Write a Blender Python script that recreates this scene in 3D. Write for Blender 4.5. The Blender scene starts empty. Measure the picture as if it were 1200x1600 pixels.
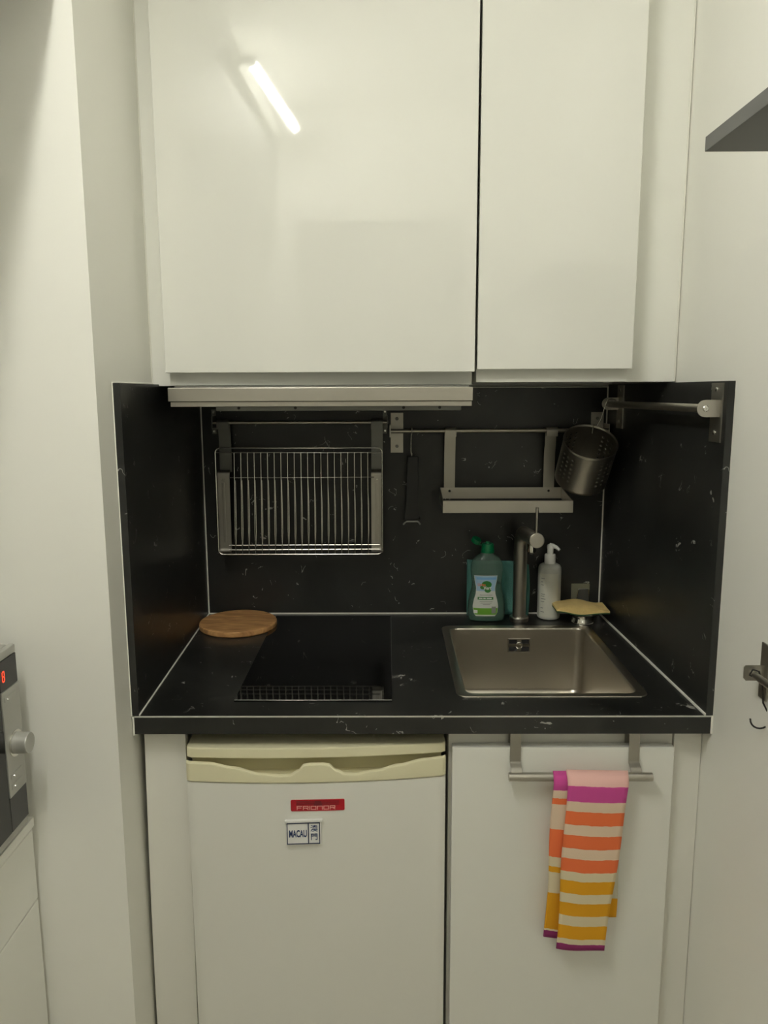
import bpy, bmesh, math, random
from mathutils import Vector, Matrix
random.seed(7)
S = bpy.context.scene
COL = S.collection
PI = math.pi

# ------------------------------------------------------------------ camera, world, lamp strength, exposure
cam_d = bpy.data.cameras.new('camera')
cam_d.sensor_fit = 'HORIZONTAL'; cam_d.sensor_width = 36.0
cam_d.lens = 36.0 * 1180.1 / 1200.0
cam_d.clip_start = 0.02
cam = bpy.data.objects.new('camera', cam_d); COL.objects.link(cam)
pitch, yaw, roll = .1579, -.0059, -.0035
F = Vector((math.sin(yaw)*math.cos(pitch), math.cos(yaw)*math.cos(pitch), -math.sin(pitch)))
R = Vector((math.cos(yaw), -math.sin(yaw), 0)); U = R.cross(F)
R2 = math.cos(roll)*R + math.sin(roll)*U; U2 = -math.sin(roll)*R + math.cos(roll)*U
M = Matrix((R2, U2, -F)).transposed().to_4x4(); M.translation = Vector((0, -1.9187, 1.4763))
cam.matrix_world = M
S.camera = cam

world = bpy.data.worlds.new('world'); S.world = world; world.use_nodes = True
world.node_tree.nodes['Background'].inputs[0].default_value = (.5, .5, .45, 1)
world.node_tree.nodes['Background'].inputs[1].default_value = 0.0

LAMP_STRENGTH = 214.0
HALL_FILL_STRENGTH = 2.6  # strength of the added, unseen fill light in the hallway
LAMP_COLOUR = (1.0, .985, .885)
S.view_settings.view_transform = 'Standard'
S.view_settings.look = 'None'
S.view_settings.gamma = 1.0
S.view_settings.use_curve_mapping = False
S.view_settings.exposure = 0.0
S.cycles.use_denoising = True
S.cycles.max_bounces = 16
S.cycles.diffuse_bounces = 10
S.cycles.glossy_bounces = 8
S.cycles.transmission_bounces = 10
S.cycles.transparent_max_bounces = 12

# ------------------------------------------------------------------ materials
def mat(name, col, rough=.5, metal=0.0, coat=0.0, spec=None, trans=0.0, ior=None, bump=None, mottle=None, emit=None):
    m = bpy.data.materials.new(name); m.use_nodes = True
    nt = m.node_tree; b = nt.nodes['Principled BSDF']
    b.inputs['Base Color'].default_value = (*col, 1)
    b.inputs['Roughness'].default_value = rough
    b.inputs['Metallic'].default_value = metal
    if coat:
        b.inputs['Coat Weight'].default_value = coat; b.inputs['Coat Roughness'].default_value = .03
    if spec is not None: b.inputs['Specular IOR Level'].default_value = spec
    if trans: b.inputs['Transmission Weight'].default_value = trans
    if ior: b.inputs['IOR'].default_value = ior
    tc = nt.nodes.new('ShaderNodeTexCoord')
    if mottle:                                           # (scale, amount): faint unevenness of the surface's own colour
        n = nt.nodes.new('ShaderNodeTexNoise'); n.inputs['Scale'].default_value = mottle[0]; n.inputs['Detail'].default_value = 4
        nt.links.new(tc.outputs['Object'], n.inputs['Vector'])
        mx = nt.nodes.new('ShaderNodeMix'); mx.data_type = 'RGBA'
        mx.inputs['A'].default_value = (*[c*(1-mottle[1]) for c in col], 1)
        mx.inputs['B'].default_value = (*[min(1, c*(1+mottle[1])) for c in col], 1)
        nt.links.new(n.outputs['Fac'], mx.inputs['Factor']); nt.links.new(mx.outputs['Result'], b.inputs['Base Color'])
    if bump:                                             # (scale vector, strength, distance)
        mp = nt.nodes.new('ShaderNodeMapping'); mp.inputs['Scale'].default_value = bump[0]
        n = nt.nodes.new('ShaderNodeTexNoise'); n.inputs['Scale'].default_value = 1; n.inputs['Detail'].default_value = 3
        bp = nt.nodes.new('ShaderNodeBump'); bp.inputs['Strength'].default_value = bump[1]; bp.inputs['Distance'].default_value = bump[2]
        nt.links.new(tc.outputs['Object'], mp.inputs['Vector']); nt.links.new(mp.outputs['Vector'], n.inputs['Vector'])
        nt.links.new(n.outputs['Fac'], bp.inputs['Height']); nt.links.new(bp.outputs['Normal'], b.inputs['Normal'])
    if emit:
        b.inputs['Emission Color'].default_value = (*emit[0], 1); b.inputs['Emission Strength'].default_value = emit[1]
    return m

M_wall = mat('wall_paint', (.86, .855, .81), .42, bump=((9, 9, 9), .25, .004), mottle=(5, .012))
M_ceil = mat('ceiling_paint', (.86, .855, .81), .7)
M_floor = mat('floor_tile', (.50, .47, .41), .45, mottle=(8, .1))
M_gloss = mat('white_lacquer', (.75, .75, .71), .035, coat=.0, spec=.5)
M_satin = mat('white_satin', (.80, .80, .755), .30)
M_matte = mat('white_matt_board', (.78, .77, .72), .45)
M_fridge = mat('white_enamel', (.78, .775, .73), .28, bump=((240, 240, 240), .06, .001))
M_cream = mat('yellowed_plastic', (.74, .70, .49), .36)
M_cream_shaded = mat('yellowed_plastic_shaded', (.62, .58, .38), .5)  # the cream trim plastic, darkened to paint in the shade of the handle recess
M_steel = mat('brushed_steel', (.50, .475, .425), .36, 1.0, bump=((9, 500, 500), .12, .0006))
M_steelv = mat('brushed_steel_upright', (.43, .41, .365), .40, 1.0, bump=((400, 400, 9), .12, .0006))
M_sink = mat('sink_steel', (.60, .56, .49), .33, 1.0, bump=((60, 60, 700), .10, .0005))
M_wire = mat('bright_wire', (.72, .70, .64), .24, 1.0)
M_chrome = mat('chrome', (.75, .74, .70), .12, 1.0)
M_dsteel = mat('dull_grey_metal', (.20, .20, .185), .42, .8)
M_caulk = mat('white_sealant', (.78, .77, .71), .5)
M_blackp = mat('black_plastic', (.012, .012, .012), .45)
M_glass = mat('black_ceramic_glass', (.004, .004, .004), .04, spec=.5)
M_dark = mat('dark_void', (.01, .01, .01), .8)
M_shelf = mat('dark_grey_board', (.085, .085, .082), .45)
M_mwsil = mat('silver_plastic', (.42, .42, .39), .35, .35)
M_mwdark = mat('charcoal_plastic', (.03, .03, .03), .3)
M_red = mat('red_enamel', (.42, .006, .018), .3)
M_rdark = mat('dark_red_print', (.16, .010, .018), .3)
M_pink = mat('pale_pink_print', (.80, .36, .34), .4)
M_pearl = mat('white_ceramic', (.82, .82, .80), .25)
M_navy = mat('blue_print', (.015, .04, .14), .4)
M_rimblue = mat('dark_blue_edge', (.015, .03, .09), .4)
M_capgreen = mat('green_plastic', (.0, .17, .06), .35)
M_label = mat('white_label', (.62, .64, .60), .4)
M_lblue = mat('blue_label_print', (.20, .42, .70), .4)
M_lgreen = mat('green_label_print', (.02, .17, .03), .4)
M_ltree = mat('tree_green_print', (.03, .20, .03), .4)
M_lmead = mat('meadow_print', (.14, .36, .03), .4)
M_lorange = mat('orange_print', (.75, .16, .05), .4)
M_white = mat('white_print', (.8, .8, .78), .4)
M_grey = mat('grey_print', (.24, .25, .24), .5)
M_pump = mat('milky_plastic', (.60, .61, .56), .3)
M_pumphead = mat('white_plastic', (.80, .80, .76), .35)
M_plabel = mat('cream_label', (.70, .70, .62), .45)
M_foam = mat('yellow_foam', (.86, .64, .27), .9, bump=((420, 420, 420), .7, .003), mottle=(60, .12))
M_scour = mat('green_scourer', (.03, .10, .035), .95, bump=((500, 500, 500), .8, .003))
M_cloth = mat('teal_cloth', (.075, .225, .20), .9, bump=((300, 300, 300), .5, .002))
M_redled = mat('red_led', (.6, .02, .01), .4, emit=((1, .06, .02), 2.2))
M_door = mat('door_paint', (.70, .69, .64), .4)
M_hall_fill = mat('hall_fill_diffuser', (1, 1, 1), .5, emit=(LAMP_COLOUR, HALL_FILL_STRENGTH))
M_tube = mat('fluorescent_tube', (1, 1, 1), .5, emit=(LAMP_COLOUR, LAMP_STRENGTH))
M_ledge = mat('worktop_joint', (.50, .50, .46), .4)

def nodes_of(m): return m.node_tree, m.node_tree.nodes['Principled BSDF']
def math_node(nt, op, a, b=None):
    n = nt.nodes.new('ShaderNodeMath'); n.operation = op
    for i, v in enumerate((a, b)):
        if v is None: continue
        if isinstance(v, (int, float)): n.inputs[i].default_value = v
        else: nt.links.new(v, n.inputs[i])
    return n.outputs[0]

def laminate(name, rough):
    m = mat(name, (.012, .012, .011), rough)
    nt, b = nodes_of(m)
    tc = nt.nodes.new('ShaderNodeTexCoord')
    def noise(scale, detail, off, dist=0):
        mp = nt.nodes.new('ShaderNodeMapping'); mp.inputs['Location'].default_value = off
        n = nt.nodes.new('ShaderNodeTexNoise'); n.inputs['Scale'].default_value = scale; n.inputs['Detail'].default_value = detail
        n.inputs['Distortion'].default_value = dist
        nt.links.new(tc.outputs['Object'], mp.inputs['Vector']); nt.links.new(mp.outputs['Vector'], n.inputs['Vector'])
        return n.outputs['Fac']
    a = noise(26, 2, (3, 1, 2), .8)
    line = math_node(nt, 'LESS_THAN', math_node(nt, 'ABSOLUTE', math_node(nt, 'SUBTRACT', a, .5)), .0085)
    m1 = math_node(nt, 'GREATER_THAN', noise(22, 1, (7, 4, 9)), .63)
    m2 = math_node(nt, 'GREATER_THAN', noise(75, 2, (1, 8, 3)), .50)
    v1 = math_node(nt, 'MULTIPLY', math_node(nt, 'MULTIPLY', line, m1), m2)
    cloud = noise(5, 5, (2, 2, 5), .5)
    ramp = nt.nodes.new('ShaderNodeMapRange'); ramp.inputs['From Min'].default_value = .35; ramp.inputs['From Max'].default_value = .8
    ramp.inputs['To Min'].default_value = 0; ramp.inputs['To Max'].default_value = .05
    nt.links.new(cloud, ramp.inputs['Value'])
    fac = math_node(nt, 'ADD', math_node(nt, 'MULTIPLY', v1, .8), ramp.outputs[0])
    mx = nt.nodes.new('ShaderNodeMix'); mx.data_type = 'RGBA'
    mx.inputs['A'].default_value = (.0085, .0090, .0084, 1); mx.inputs['B'].default_value = (.42, .41, .38, 1)
    nt.links.new(fac, mx.inputs['Factor']); nt.links.new(mx.outputs['Result'], b.inputs['Base Color'])
    return m
M_lam = laminate('black_flecked_laminate', .36)
M_lamtop = laminate('black_flecked_worktop', .30)

def wood(name):
    m = mat(name, (.3, .15, .05), .5)
    nt, b = nodes_of(m)
    tc = nt.nodes.new('ShaderNodeTexCoord')
    mp = nt.nodes.new('ShaderNodeMapping'); mp.inputs['Scale'].default_value = (14, 90, 20); mp.inputs['Rotation'].default_value = (0, 0, .2)
    n = nt.nodes.new('ShaderNodeTexNoise'); n.inputs['Scale'].default_value = 1; n.inputs['Detail'].default_value = 6; n.inputs['Distortion'].default_value = 1.0
    r = nt.nodes.new('ShaderNodeValToRGB')
    r.color_ramp.elements[0].position = .32; r.color_ramp.elements[0].color = (.32, .15, .05, 1)
    r.color_ramp.elements[1].position = .68; r.color_ramp.elements[1].color = (.66, .37, .15, 1)
    nt.links.new(tc.outputs['Object'], mp.inputs['Vector']); nt.links.new(mp.outputs['Vector'], n.inputs['Vector'])
    nt.links.new(n.outputs['Fac'], r.inputs['Fac']); nt.links.new(r.outputs['Color'], b.inputs['Base Color'])
    return m
M_wood = wood('pale_wood')

def translucent(name, col, alpha, rough=.12):
    """thin clear plastic: part see-through, part tinted glossy wall"""
    m = bpy.data.materials.new(name); m.use_nodes = True
    nt = m.node_tree; b = nt.nodes['Principled BSDF']; out = nt.nodes['Material Output']
    b.inputs['Base Color'].default_value = (*col, 1); b.inputs['Roughness'].default_value = rough
    t = nt.nodes.new('ShaderNodeBsdfTransparent'); t.inputs['Color'].default_value = (.80, .92, .86, 1)
    mx = nt.nodes.new('ShaderNodeMixShader'); mx.inputs['Fac'].default_value = alpha
    nt.links.new(t.outputs[0], mx.inputs[1]); nt.links.new(b.outputs[0], mx.inputs[2]); nt.links.new(mx.outputs[0], out.inputs['Surface'])
    return m
M_shell = translucent('clear_green_plastic', (.16, .26, .22), .45)
M_liquid = mat('green_liquid', (.018, .10, .055), .25)
M_adh = translucent('clear_adhesive_film', (.45, .42, .30), .45, .2)

def stripes(name, bands, base=(.78, .60, .47)):
    """woven stripes along the cloth's own length (UV v)"""
    m = mat(name, base, .95)
    nt, b = nodes_of(m)
    uv = nt.nodes.new('ShaderNodeUVMap'); sep = nt.nodes.new('ShaderNodeSeparateXYZ')
    nz = nt.nodes.new('ShaderNodeTexNoise'); nz.inputs['Scale'].default_value = 6
    nt.links.new(uv.outputs[0], sep.inputs[0]); nt.links.new(uv.outputs[0], nz.inputs['Vector'])
    v = math_node(nt, 'ADD', math_node(nt, 'SUBTRACT', sep.outputs[1], math_node(nt, 'MULTIPLY', sep.outputs[0], .008)), math_node(nt, 'MULTIPLY', math_node(nt, 'SUBTRACT', nz.outputs['Fac'], .5), .010))
    r = nt.nodes.new('ShaderNodeValToRGB'); cr = r.color_ramp; cr.interpolation = 'CONSTANT'
    cr.elements[0].position = 0; cr.elements[0].color = (*bands[0][1], 1)
    cr.elements[1].position = bands[1][0]; cr.elements[1].color = (*bands[1][1], 1)
    for p, c in bands[2:]:
        e = cr.elements.new(p); e.color = (*c, 1)
    nt.links.new(v, r.inputs['Fac']); nt.links.new(r.outputs['Color'], b.inputs['Base Color'])
    w = nt.nodes.new('ShaderNodeTexNoise'); w.inputs['Scale'].default_value = 220; w.inputs['Detail'].default_value = 2
    bp = nt.nodes.new('ShaderNodeBump'); bp.inputs['Strength'].default_value = .35; bp.inputs['Distance'].default_value = .002
    nt.links.new(uv.outputs[0], w.inputs['Vector']); nt.links.new(w.outputs['Fac'], bp.inputs['Height']); nt.links.new(bp.outputs['Normal'], b.inputs['Normal'])
    return m

# ------------------------------------------------------------------ mesh helpers (all shapes are given in metres in the room)
def root_of(o):
    while o.parent: o = o.parent
    return o

class MB:
    def __init__(self): self.bm = bmesh.new()
    def box(self, x0, x1, y0, y1, z0, z1, bev=0.0, seg=2):
        vs = [self.bm.verts.new((x, y, z)) for x in (x0, x1) for y in (y0, y1) for z in (z0, z1)]
        q = [(0,1,3,2),(4,6,7,5),(0,4,5,1),(2,3,7,6),(0,2,6,4),(1,5,7,3)]
        fs = [self.bm.faces.new([vs[i] for i in f]) for f in q]
        if bev:
            es = list({e for f in fs for e in f.edges})
            bmesh.ops.bevel(self.bm, geom=es, offset=bev, segments=seg, affect='EDGES', profile=.5)
        return self
    def prism(self, pts, lo, hi, axis='z', bev=0.0, seg=2):
        """polygon pts extruded along axis from lo to hi; pts are the two other coordinates in order xyz"""
        def P(a, b, c): return {'z': (a, b, c), 'y': (a, c, b), 'x': (c, a, b)}[axis]
        A = [self.bm.verts.new(P(a, b, lo)) for a, b in pts]; B = [self.bm.verts.new(P(a, b, hi)) for a, b in pts]
        n = len(pts); fs = [self.bm.faces.new(A[::-1]), self.bm.faces.new(B)]
        for i in range(n): fs.append(self.bm.faces.new((A[i], A[(i+1) % n], B[(i+1) % n], B[i])))
        if bev:
            es = list({e for f in fs[:2] for e in f.edges})
            bmesh.ops.bevel(self.bm, geom=es, offset=bev, segments=seg, affect='EDGES', profile=.5)
        return self
    def rings(self, rings, closed=False, cap=True):
        """loft through lists of points"""
        V = [[self.bm.verts.new(p) for p in r] for r in rings]; n = len(V[0])
        k = len(V)
        for i in range(k if closed else k-1):
            a, b = V[i], V[(i+1) % k]
            for j in range(n): self.bm.faces.new((a[j], a[(j+1) % n], b[(j+1) % n], b[j]))
        if cap and not closed:
            self.bm.faces.new(V[0][::-1]); self.bm.faces.new(V[-1])
        return self
    def lathe(self, c, prof, n=32, axis=(0, 0, 1), cap=True):
        """prof: (radius, distance along axis)"""
        ax = Vector(axis).normalized(); t = Vector((1, 0, 0)) if abs(ax.x) < .9 else Vector((0, 1, 0))
        u = ax.cross(t).normalized(); w = ax.cross(u); c = Vector(c)
        return self.rings([[c + ax*h + (u*math.cos(2*PI*i/n) + w*math.sin(2*PI*i/n))*max(r, 1e-5) for i in range(n)] for r, h in prof], cap=cap)
    def tube(self, pts, r, n=10, closed=False):
        P = [Vector(p) for p in pts]; k = len(P); rings = []; prev = None
        for i in range(k):
            if closed: d = (P[(i+1) % k]-P[i-1])
            else: d = P[min(i+1, k-1)]-P[max(i-1, 0)]
            d.normalize()
            if prev is None:
                t = Vector((0, 0, 1)) if abs(d.z) < .9 else Vector((1, 0, 0)); u = d.cross(t).normalized()
            else: u = (prev - d*prev.dot(d)).normalized()
            prev = u; w = d.cross(u); rr = r[i] if isinstance(r, (list, tuple)) else r
            rings.append([P[i] + (u*math.cos(2*PI*j/n) + w*math.sin(2*PI*j/n))*rr for j in range(n)])
        return self.rings(rings, closed=closed)
    def strip(self, pts, x0, x1, th):
        """flat bar of width x0..x1 whose profile in the YZ plane follows pts"""
        P = [Vector((0, y, z)) for y, z in pts]; k = len(P); a = []; b = []
        for i in range(k):
            d = (P[min(i+1, k-1)]-P[max(i-1, 0)]).normalized(); nrm = Vector((0, -d.z, d.y))
            a.append(P[i]+nrm*th/2); b.append(P[i]-nrm*th/2)
        ring = a + b[::-1]
        # built as quads so that curved bars shade well
        L = [[self.bm.verts.new((x, p.y, p.z)) for p in a] for x in (x0, x1)]
        Q = [[self.bm.verts.new((x, p.y, p.z)) for p in b] for x in (x0, x1)]
        for i in range(k-1):
            self.bm.faces.new((L[0][i], L[0][i+1], L[1][i+1], L[1][i]))
            self.bm.faces.new((Q[0][i], Q[1][i], Q[1][i+1], Q[0][i+1]))
            self.bm.faces.new((L[0][i], Q[0][i], Q[0][i+1], L[0][i+1]))
            self.bm.faces.new((L[1][i], L[1][i+1], Q[1][i+1], Q[1][i]))
        self.bm.faces.new((L[0][0], L[1][0], Q[1][0], Q[0][0])); self.bm.faces.new((L[0][-1], Q[0][-1], Q[1][-1], L[1][-1]))
        return self
    def move(self, mtx):
        self.bm.transform(mtx); return self
    def build(self, name, m, parent=None, label=None, cat=None, group=None, kind=None, smooth=True, angle=35):
        bmesh.ops.recalc_face_normals(self.bm, faces=self.bm.faces)
        me = bpy.data.meshes.new(name)
        if parent is not None:
            off = root_of(parent).location.copy(); loc = Vector((0, 0, 0))
        else:
            cs = [v.co for v in self.bm.verts]
            lo = [min(c[i] for c in cs) for i in range(3)]; hi = [max(c[i] for c in cs) for i in range(3)]
            off = Vector(((lo[0]+hi[0])/2, (lo[1]+hi[1])/2, lo[2])); loc = off
        if not getattr(self, 'local', False): self.bm.transform(Matrix.Translation(-off))
        self.bm.to_mesh(me); self.bm.free()
        if smooth:
            me.shade_smooth(); me.set_sharp_from_angle(angle=math.radians(angle))
        o = bpy.data.objects.new(name, me); COL.objects.link(o)
        me.materials.append(m)
        if smooth:
            wn = o.modifiers.new('even_shading', 'WEIGHTED_NORMAL'); wn.weight = 100; wn.keep_sharp = True
        if parent is not None: o.parent = parent
        elif not getattr(self, 'local', False): o.location = loc
        tag(o, label, cat, group, kind)
        return o

def tag(o, label=None, cat=None, group=None, kind=None):
    if label: o['label'] = label
    if cat: o['category'] = cat
    if group: o['group'] = group
    if kind: o['kind'] = kind
    return o

def thing(name, label, cat, loc, group=None, rz=0.0):
    o = bpy.data.objects.new(name, None); COL.objects.link(o); o.location = loc; o.rotation_euler = (0, 0, rz)
    o.empty_display_size = .05
    return tag(o, label, cat, group)

def struct(name, mb, m, label=None, cat=None, **k):
    return mb.build(name, m, None, label, cat, None, 'structure', **k)

def arc(c, r, a0, a1, n, plane='yz', fixed=0.0):
    out = []
    for i in range(n+1):
        a = a0 + (a1-a0)*i/n; p, q = c[0]+r*math.cos(a), c[1]+r*math.sin(a)
        out.append((fixed, p, q) if plane == 'yz' else (p, fixed, q) if plane == 'xz' else (p, q, fixed))
    return out

def text_mesh(body, size, extrude=.0002, bold=0.0, sx=1.0, align='CENTER'):
    cu = bpy.data.curves.new('lettering', 'FONT'); cu.body = body; cu.size = size; cu.extrude = extrude; cu.offset = bold
    cu.align_x = align; cu.align_y = 'CENTER'
    o = bpy.data.objects.new('lettering', cu); COL.objects.link(o)
    dg = bpy.context.evaluated_depsgraph_get(); dg.update()
    me = bpy.data.meshes.new_from_object(o.evaluated_get(dg))
    bpy.data.objects.remove(o); bpy.data.curves.remove(cu)
    me.transform(Matrix.Diagonal((sx, 1, 1, 1)))
    return me

def place_text(name, me, mtx, m, parent):
    """mtx puts the flat lettering in room coordinates (local ones for a turned thing)"""
    me.transform(mtx); me.materials.clear(); me.materials.append(m)
    o = bpy.data.objects.new(name, me); COL.objects.link(o); o.parent = parent
    return o
FACE = Matrix(((1, 0, 0, 0), (0, 0, -1, 0), (0, 1, 0, 0), (0, 0, 0, 1)))     # lettering upright, facing the viewer (-Y)

# ------------------------------------------------------------------ the setting
H = 2.50
def lwall(y): return -.462 - (y+.711)*.0332          # left wall of the niche, slightly out of square
def rwall(y): return .5635 - y*.0284
YF = -1.96; YH = -3.7
mb = MB(); mb.box(-1.3, 1.0, .014, .12, 0, H); struct('wall_back', mb, M_wall, smooth=False)
mb = MB(); mb.prism([(lwall(-.711), -.711), (lwall(.014), .014), (-1.05, .014), (-1.05, -.711)], 0, H, bev=.003); struct('wall_left', mb, M_wall, 'white painted pier wall left of the kitchenette', 'wall')
mb = MB(); mb.box(-1.15, -1.05, YH, .014, 0, H); struct('wall_left_far', mb, M_wall, smooth=False)
mb = MB(); mb.prism([(rwall(.014), .014), (rwall(YH), YH), (.85, YH), (.85, .014)], 0, H); struct('wall_right', mb, M_wall, 'white painted wall right of the kitchenette', 'wall', smooth=False)
# wall with the open doorway the picture is taken from, and the hallway beyond it
mb = MB(); mb.prism([(-1.05, 0), (-.42, 0), (-.42, 2.11), (.25, 2.11), (.25, 0), (rwall(YF), 0), (rwall(YF), H), (-1.05, H)], YF-.10, YF, 'y'); struct('wall_front', mb, M_wall, smooth=False)
mb = MB()
for x0, x1, z0, z1 in ((-.485, -.422, 0, 2.175), (.252, .315, 0, 2.175), (-.4215, .2515, 2.1115, 2.175)): mb.box(x0, x1, YF+.0005, YF+.018, z0, z1, .003)
struct('trim_13', mb, M_matte, 'white painted surround of the doorway', 'door surround')
mb = MB(); mb.box(-1.15, .85, YH-.1, YH, 0, H); struct('wall_hall', mb, M_wall, smooth=False)
mb = MB(); mb.box(-1.3, 1.0, YH-.1, .12, -.06, 0); struct('floor', mb, M_floor, smooth=False)
mb = MB(); mb.box(-1.3, 1.0, YH-.1, .12, H, H+.06); struct('ceiling', mb, M_ceil, smooth=False)

# panels of white board beside the wall cupboards
struct('trim_1', MB().box(-.4722, -.4295, -.385, -.367, 1.489, H-.002, .001), M_satin, 'narrow white filler strip between left wall and tall cupboard door', 'filler strip')
struct('trim_2', MB().box(.471, .5738, -.385, -.367, 1.494, H-.002, .001), M_satin, 'white filler strip between narrow cupboard door and right wall', 'filler strip')

# black splashback boards
mb = MB(); mb.box(-.486, .566, .0, .013, .9, 1.4885); struct_back = mb.build('splashback_panel', M_lam, None, 'black flecked splashback board on the back wall behind the sink', 'splashback')
ZP = 1.4925
LI = [(-.4505, -.635), (-.473, -.001)]; 
mb = MB(); mb.prism([(-.4505, -.635), (-.473, -.0005), (-.4848, -.0005), (-.4625, -.635)], .9005, ZP, bev=.0008); mb.build('splashback_panel', M_lam, None, 'black flecked side board left of the hob, on the left wall', 'splashback')
mb = MB(); mb.prism([(.569, -.635), (.551, -.0005), (.5632, -.0005), (.581, -.635)], .9005, ZP, bev=.0008); mb.build('splashback_panel', M_lam, None, 'black flecked side board right of the sink, on the right wall', 'splashback')

# sealant beads
def bead(i, pts, r, label):
    struct('trim_%d' % i, MB().tube(pts, r, 8), M_caulk, label, 'sealant')
bead(3, [(-.473, -.002, .9015), (.552, -.002, .9015)], .0024, 'white sealant line along the back of the worktop')
bead(4, [(-.4725, -.003, .9012), (-.4508, -.634, .9012)], .0020, 'white sealant line at the left end of the worktop')
bead(5, [(.5505, -.003, .9015), (.5688, -.634, .9012)], .0030, 'white sealant line at the right end of the worktop')
bead(6, [(-.4722, -.002, .902), (-.4722, -.002, 1.488)], .0022, 'white sealant line up the back left corner')
bead(7, [(.5502, -.002, .902), (.5502, -.002, 1.488)], .0022, 'white sealant line up the back right corner')
bead(8, [(-.4632, -.633, .90), (-.4632, -.633, 1.4935), (-.4725, -.385, 1.4935)], .0018, 'white sealant line around the left side board')
bead(9, [(.5818, -.633, .90), (.5818, -.633, 1.4935)], .0018, 'white sealant line beside the right side board')
bead(10, [(.172, -.002, 1.4865), (.548, -.002, 1.4865)], .0012, 'thin sealant line along the top of the back board')
bead(11, [(-.4612, -.634, .864), (-.4612, -.634, .8985)], .0022, 'white sealant blob at the left end of the worktop edge')
bead(12, [(.5805, -.634, .866), (.5805, -.634, .900)], .0026, 'white sealant blob at the right end of the worktop edge')

bead(14, [(.5716, -.3862, 1.4955), (.5716, -.3862, H-.002)], .0016, 'thin sealant line up the corner of the right wall')
bead(15, [(-.4722, -.3862, 1.4955), (-.4722, -.3862, H-.002)], .0014, 'thin sealant line beside the left filler strip')

# ------------------------------------------------------------------ worktop with a sink cut-out
wt = thing('worktop', 'black flecked worktop with sink and hob let into it', 'worktop', (.05, -.3, .866))
mb = MB()
out = [(-.4595, -.635), (.5795, -.635), (.5525, -.0005), (-.4745, -.0005)]
inn = [(.146, -.535), (.482, -.535), (.482, -.122), (.146, -.122)]
zt, zb = .9, .866
OT = [mb.bm.verts.new((x, y, zt)) for x, y in out]; OB = [mb.bm.verts.new((x, y, zb)) for x, y in out]
IT = [mb.bm.verts.new((x, y, zt)) for x, y in inn]; IB = [mb.bm.verts.new((x, y, zb)) for x, y in inn]
for i in range(4):
    j = (i+1) % 4
    mb.bm.faces.new((OT[i], OT[j], IT[j], IT[i])); mb.bm.faces.new((OB[j], OB[i], IB[i], IB[j]))
    mb.bm.faces.new((OB[i], OB[j], OT[j], OT[i])); mb.bm.faces.new((IT[i], IT[j], IB[j], IB[i]))
mb.build('slab', M_lamtop, wt, smooth=False)
MB().box(-.4585, .5785, -.6356, -.6340, .8980, .9004).build('edge_joint', M_ledge, wt, label='thin pale joint line along the front edge')

# ------------------------------------------------------------------ wall cupboards
def cupboard(name, label, x0, x1, zd, zc, ajar=0.0, yc=-.4135):
    t = thing(name, label, 'cupboard', ((x0+x1)/2, -.2, zc), 'white gloss wall cupboards')
    MB().box(x0+.001, x1-.001, yc, -.002, zc, H-.012, .001).build('carcass', M_satin, t)
    mb = MB(); mb.box(x0, x1, -.439, -.4185, zd, H-.02, .0016, 3)
    c = Vector(((x0+x1)/2, -.439, 0)); mb.move(Matrix.Translation(c) @ Matrix.Rotation(-ajar, 4, 'Z') @ Matrix.Translation(-c))
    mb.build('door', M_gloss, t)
    return t
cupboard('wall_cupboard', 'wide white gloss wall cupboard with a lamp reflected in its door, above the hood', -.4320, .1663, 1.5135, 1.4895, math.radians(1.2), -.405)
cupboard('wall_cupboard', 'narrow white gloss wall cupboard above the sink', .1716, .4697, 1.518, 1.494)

# ------------------------------------------------------------------ extractor hood
t = thing('extractor_hood', 'slim stainless steel pull-out extractor hood under the wide wall cupboard', 'hood', (-.13, -.3, 1.44))
MB().box(-.4175, .1604, -.474, -.452, 1.4590, 1.4850, .0015).build('visor', M_steel, t)
MB().box(-.4145, .1590, -.468, -.446, 1.4492, 1.4585, .0008).build('pull_lip', M_steel, t)
MB().box(-.410, .155, -.452, -.02, 1.4605, 1.4885).build('body', M_dsteel, t)
MB().box(-.335, .142, -.440, -.08, 1.4400, 1.4600, .002).build('filter_housing', M_dsteel, t)
for x in (-.29, -.18, .03, .10): MB().lathe((x, -.4405, 1.446), [(.003, 0), (.003, .002)], 10, (0, 1, 0)).build('screw', M_blackp, t)

# ------------------------------------------------------------------ hob
t = thing('induction_hob', 'narrow black glass hob set in the worktop', 'hob', (-.147, -.3, .9))
MB().box(-.292, .0062, -.5715, -.028, .9002, .9032, .0006, 1).build('glass_plate', M_glass, t)
MB().box(-.2915, .0057, -.5705, -.5693, .9030, .90335).build('front_line', M_ledge, t, label='thin pale line along the front edge')

# ------------------------------------------------------------------ sink
def rrect(x0, x1, y0, y1, r, z, n=8):
    out = []
    for cx, cy, a in ((x1-r, y0+r, -PI/2), (x1-r, y1-r, 0), (x0+r, y1-r, PI/2), (x0+r, y0+r, PI)):
        for i in range(n+1): out.append((cx+r*math.cos(a+PI/2*i/n), cy+r*math.sin(a+PI/2*i/n), z))
    return out
t = thing('kitchen_sink', 'square stainless steel sink let into the black worktop', 'sink', (.314, -.33, .70))
rg = [rrect(.130, .4985, -.551, -.1085, .022, .9002), rrect(.1306, .4979, -.5504, -.1091, .022, .9018), rrect(.134, .4945, -.547, -.1125, .021, .9022),
      rrect(.147, .4815, -.534, -.1235, .020, .9012), rrect(.1492, .4795, -.532, -.1255, .020, .8995), rrect(.1505, .4782, -.5307, -.1268, .020, .896)]
for a, r in ((.86, .020), (.80, .020), (.748, .020)): 
    k = (.896-a)*.03; rg.append(rrect(.1505+k, .4782-k, -.5307+k, -.1268-k, r, a))
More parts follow.
